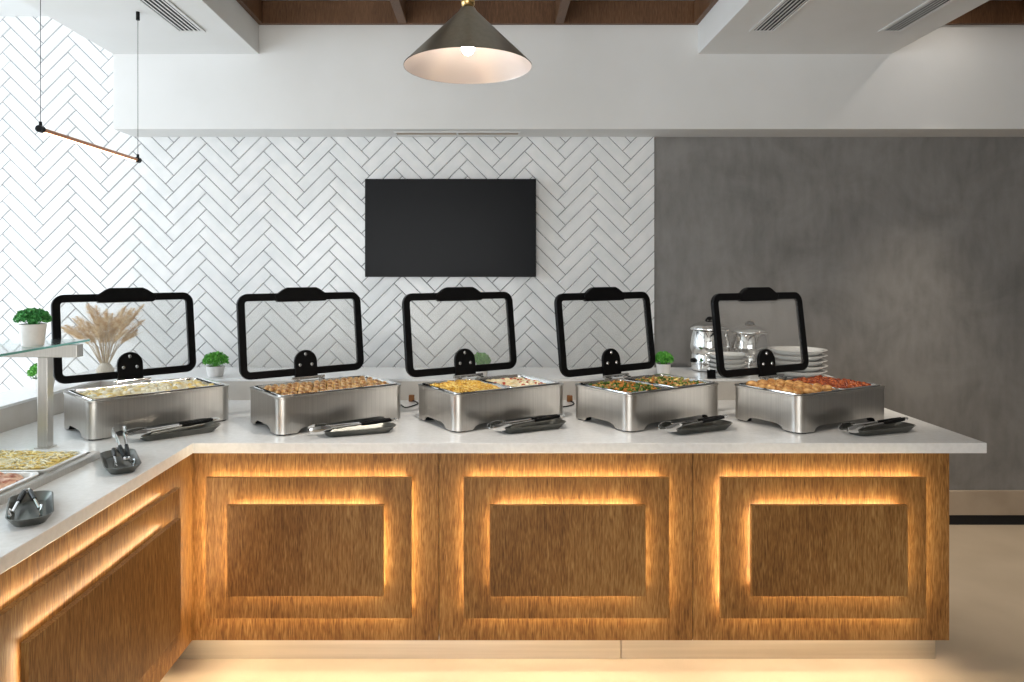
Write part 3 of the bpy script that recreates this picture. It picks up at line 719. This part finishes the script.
# ------------------------------------------------------------------ trays and tongs
def tray(loc, ln, wd, rz, lab):
    t = MB(); h = .026
    t.loft([rrect(ln*.80, wd*.66, .025, 0, 6), rrect(ln*.82, wd*.7, .03, .002, 6), rrect(ln, wd, .045, h, 6), rrect(ln-.006, wd-.006, .042, h, 6), rrect(ln*.8, wd*.66, .03, .006, 6)], cap0=True, cap1=True)
    o = t.build('utensil_tray', M['gunmetal'], smooth=True); o.location = loc; o.rotation_euler.z = rz
    return tag(o, lab, 'tray', 'dark boat-shaped utensil trays')
def tongs(loc, ln, rz, ry, op, lab):
    t = thing('serving_tongs', loc, lab, 'tongs', rz=rz, group='serving tongs in the dark trays'); t.rotation_euler.y = ry
    # pivot at +x end, tips at -x end
    for s in (-1, 1):
        def yy(u): return s*(.006+op*u)
        m = MB(); pts = [(ln/2-ln*u, yy(u), .004) for u in (0,.15,.4,.62,.8)]
        for a, b in zip(pts, pts[1:]):
            m.tube([a, b], [.0045,.0045], 8)
        m.build('arm', M['chrome'], t, smooth=True)
        m = MB(); n = 9
        for i in range(n):
            u = i/(n-1); x = ln/2-ln*(.78+.22*u); wv = .004+.013*math.sin(PI*min(1,.15+u*.8))
            y = yy(.8+.1*math.sin(PI*u))
        rings = []
        for i in range(n):
            u = i/(n-1); x = ln/2-ln*(.76+.24*u); wv = .004+.012*math.sin(PI*min(1,.12+u*.75)); y = yy(.8)+s*.006*math.sin(PI*u)
            rings.append([(x, y+s*.0015, .004-wv), (x, y+s*.004, .004), (x, y+s*.0015, .004+wv), (x, y-s*.0005, .004+wv*.9), (x, y+s*.002, .004), (x, y-s*.0005, .004-wv*.9)])
        m.loft(rings, None, True, True); m.build('scoop_tip', M['chrome'], t, smooth=True)
        m = MB(); m.tube([(ln/2-ln*u, yy(u), .004) for u in (.06,.2,.42)], [.0065,.0075,.0062], 10); m.build('grip', M['black'], t, smooth=True)
    MB().tube([(ln/2-.004, .008, .004), (ln/2+.004, .004, .004), (ln/2+.004, -.004, .004), (ln/2-.004, -.008, .004)], .0045, 8).build('hinge', M['chrome'], t, smooth=True)
    return t
TR = [((-1.262, 2.884), .333, 41, 'tray before the leftmost chafing dish'), ((-.540, 2.918), .313, 21, 'tray before the dish of browned rolls'),
      ((.174, 2.987), .317, 26, 'tray before the pasta dish'), ((.870, 2.967), .324, 25, 'tray before the vegetable dish'), ((1.606, 2.937), .335, 19, 'tray at the far right end before the nugget dish')]
for (x, y), ln, dg, nm_ in TR:
    rz = math.radians(dg)
    tray((x, y, TOP), ln, .105, rz, 'dark boat-shaped metal ' + nm_)
    c = Vector((math.cos(rz), math.sin(rz), 0)); 
    tongs((x-c.x*.02, y-c.y*.02, TOP+.034), .36, rz+math.radians(4), math.radians(-2), .018, 'chrome tongs lying in the dark ' + nm_)
q = math.radians(122)
tray((-1.255, 1.945, TOP), .27, .108, q, 'dark square-ended metal tray nearest the viewer on the left worktop')
tongs((-1.262-.53*.02, 1.937+.85*.02, TOP+.024), .22, q, math.radians(-3), .030, 'open tongs splayed in the tray nearest the viewer')
tray((-1.262, 2.43, TOP), .285, .112, q, 'dark metal tray near the inner corner of the worktop beside the well')
tongs((-1.262, 2.43, TOP+.024), .23, q+.06, math.radians(-4), .022, 'tongs lying flat in the tray near the inner corner')
tongs((-1.278, 2.475, TOP+.062), .22, q+PI+.05, math.radians(17), .010, 'tongs with raised bright tips in the inner corner tray')

# ------------------------------------------------------------------ cords
def cord(pts, lab, plug):
    t = thing('power_cord', pts[0], lab, 'cord', group='black power cords behind the dishes')
    P = [Vector(p)-Vector(pts[0]) for p in pts]; q = []
    for i in range(len(P)-1):
        p0, p1, p2, p3 = P[max(i-1,0)], P[i], P[i+1], P[min(i+2,len(P)-1)]
        for s in range(6):
            u = s/6; q.append(.5*((2*p1)+(p2-p0)*u+(2*p0-5*p1+4*p2-p3)*u*u+(3*p1-p0-3*p2+p3)*u**3))
    q.append(P[-1])
    MB().tube(q, .003, 6).build('cable', M['blackmatt'], t, smooth=True)
    e = P[-1]
    MB().box(e.x-.014, e.x+.014, e.y-.011, e.y+.011, e.z-.006, e.z+.026).build('plug', M['cork'], t, bevel=.003)
cord([(-.47, 3.45, TOP+.02), (-.445, 3.52, TOP+.006), (-.42, 3.47, TOP+.0035), (-.40, 3.46, TOP+.0035), (-.36, 3.56, TOP+.004), (-.40, 3.63, TOP+.008)], 'black cord with brown plug between the roll dish and the pasta dish', True)
cord([(.30, 3.40, TOP+.02), (.33, 3.46, TOP+.0035), (.39, 3.50, TOP+.0035), (.42, 3.56, TOP+.0035), (.405, 3.62, TOP+.008)], 'black cord with brown plug between the pasta dish and the vegetable dish', True)

# ------------------------------------------------------------------ kettles and plates on the ledge
def kettle(x, y, r, h, lab, rz=0):
    t = thing('soup_kettle', (x, y, LZ), lab, 'soup kettle', rz=rz, group='polished soup kettles on the ledge')
    MB().lathe([(r*.95,.004),(r*.97,.02),(r*.95,.09),(r*.93,.095),(r*.98,.1),(r*1.02,.13),(r*1.02,h*.45),(r*.92,h*.66),(r*.86,h*.72)], 40, cap0=True).build('body', M['chrome'], t, smooth=True, autos=50)
    MB().lathe([(r*.9,h*.72),(r*1.0,h*.725),(r*1.02,h*.75),(r*.98,h*.775),(r*.8,h*.82),(r*.45,h*.87),(.0001,h*.89)], 40).build('lid', M['chrome'], t, smooth=True, autos=50)
    MB().tube([(-.026,0,h*.86),(-.022,0,h*.91),(0,0,h*.925),(.022,0,h*.91),(.026,0,h*.86)], .006, 8).ball((0,0,h*.925), .022,.013,.011).build('lid_handle', M['black'], t, smooth=True)
    MB().lathe([(.0001,.018),(.011,.018),(.013,0)], 16, Matrix.Translation((-r*.97, -.0, .06)) @ Matrix.Rotation(-PI/2, 4, 'Y')).build('dial', M['black'], t, smooth=True)
    MB().lathe([(r*.9,0),(r*.9,.008)], 32, cap0=True, cap1=True).build('base', M['blackmatt'], t)
kettle(1.240, 4.018, .108, .315, 'polished soup kettle furthest left on the ledge, black knob on its lid', .35)
kettle(1.466, 4.018, .108, .290, 'polished soup kettle seen through the rightmost glass lid', .2)
def stack(x, y, r, n, z0, dz, grp, lab0, sq=False):
    m = MB()
    prof = [(r*.60,0),(r*.74,.003),(r*.84,dz*.6),(r*.86,dz*.86),(r*.99,dz*1.0),(r,dz*1.06),(r*.985,dz*1.1),(r*.84,dz*1.02),(r*.80,dz*.7),(r*.7,.009),(.0001,.008)]
    m.lathe(prof, 44, cap0=True)
    b = m.build('plate', M['porcelain'], smooth=True, autos=50)
    for i in range(n):
        o = b if i == 0 else b.copy()
        if i: COL.objects.link(o)
        o.location = (x+R_.uniform(-.002,.002), y+R_.uniform(-.002,.002), z0+i*dz)
        pos = 'topmost' if i == n-1 else ('lowest' if i == 0 else 'in the middle')
        if i == n-1: lab = 'white plate topmost on the ' + lab0
        elif i == 0: lab = 'white plate at the bottom of the ' + lab0
        else: lab = 'white plate stacked %s from the top of the %s' % (['', 'second', 'third', 'fourth', 'fifth', 'sixth', 'seventh'][n-1-i], lab0)
        tag(o, lab, 'plate', grp)
stack(1.262, 3.790, .108, 5, LZ, .0235, 'plates in the left stack on the ledge', 'shorter left stack')
stack(1.652, 3.834, .151, 5, LZ, .0275, 'plates in the right stack on the ledge', 'wider right stack')
t = thing('small_card_holder', (1.148, 3.690, LZ), 'small black card holder standing by the plates, right of the vegetable dish', 'card holder')
MB().box(-.022, .022, -.002, .002, .002, .046, Matrix.Rotation(-.12, 4, 'X')).build('card', M['black'], t)
MB().box(-.022, .022, -.008, .012, 0, .004).build('foot', M['black'], t)
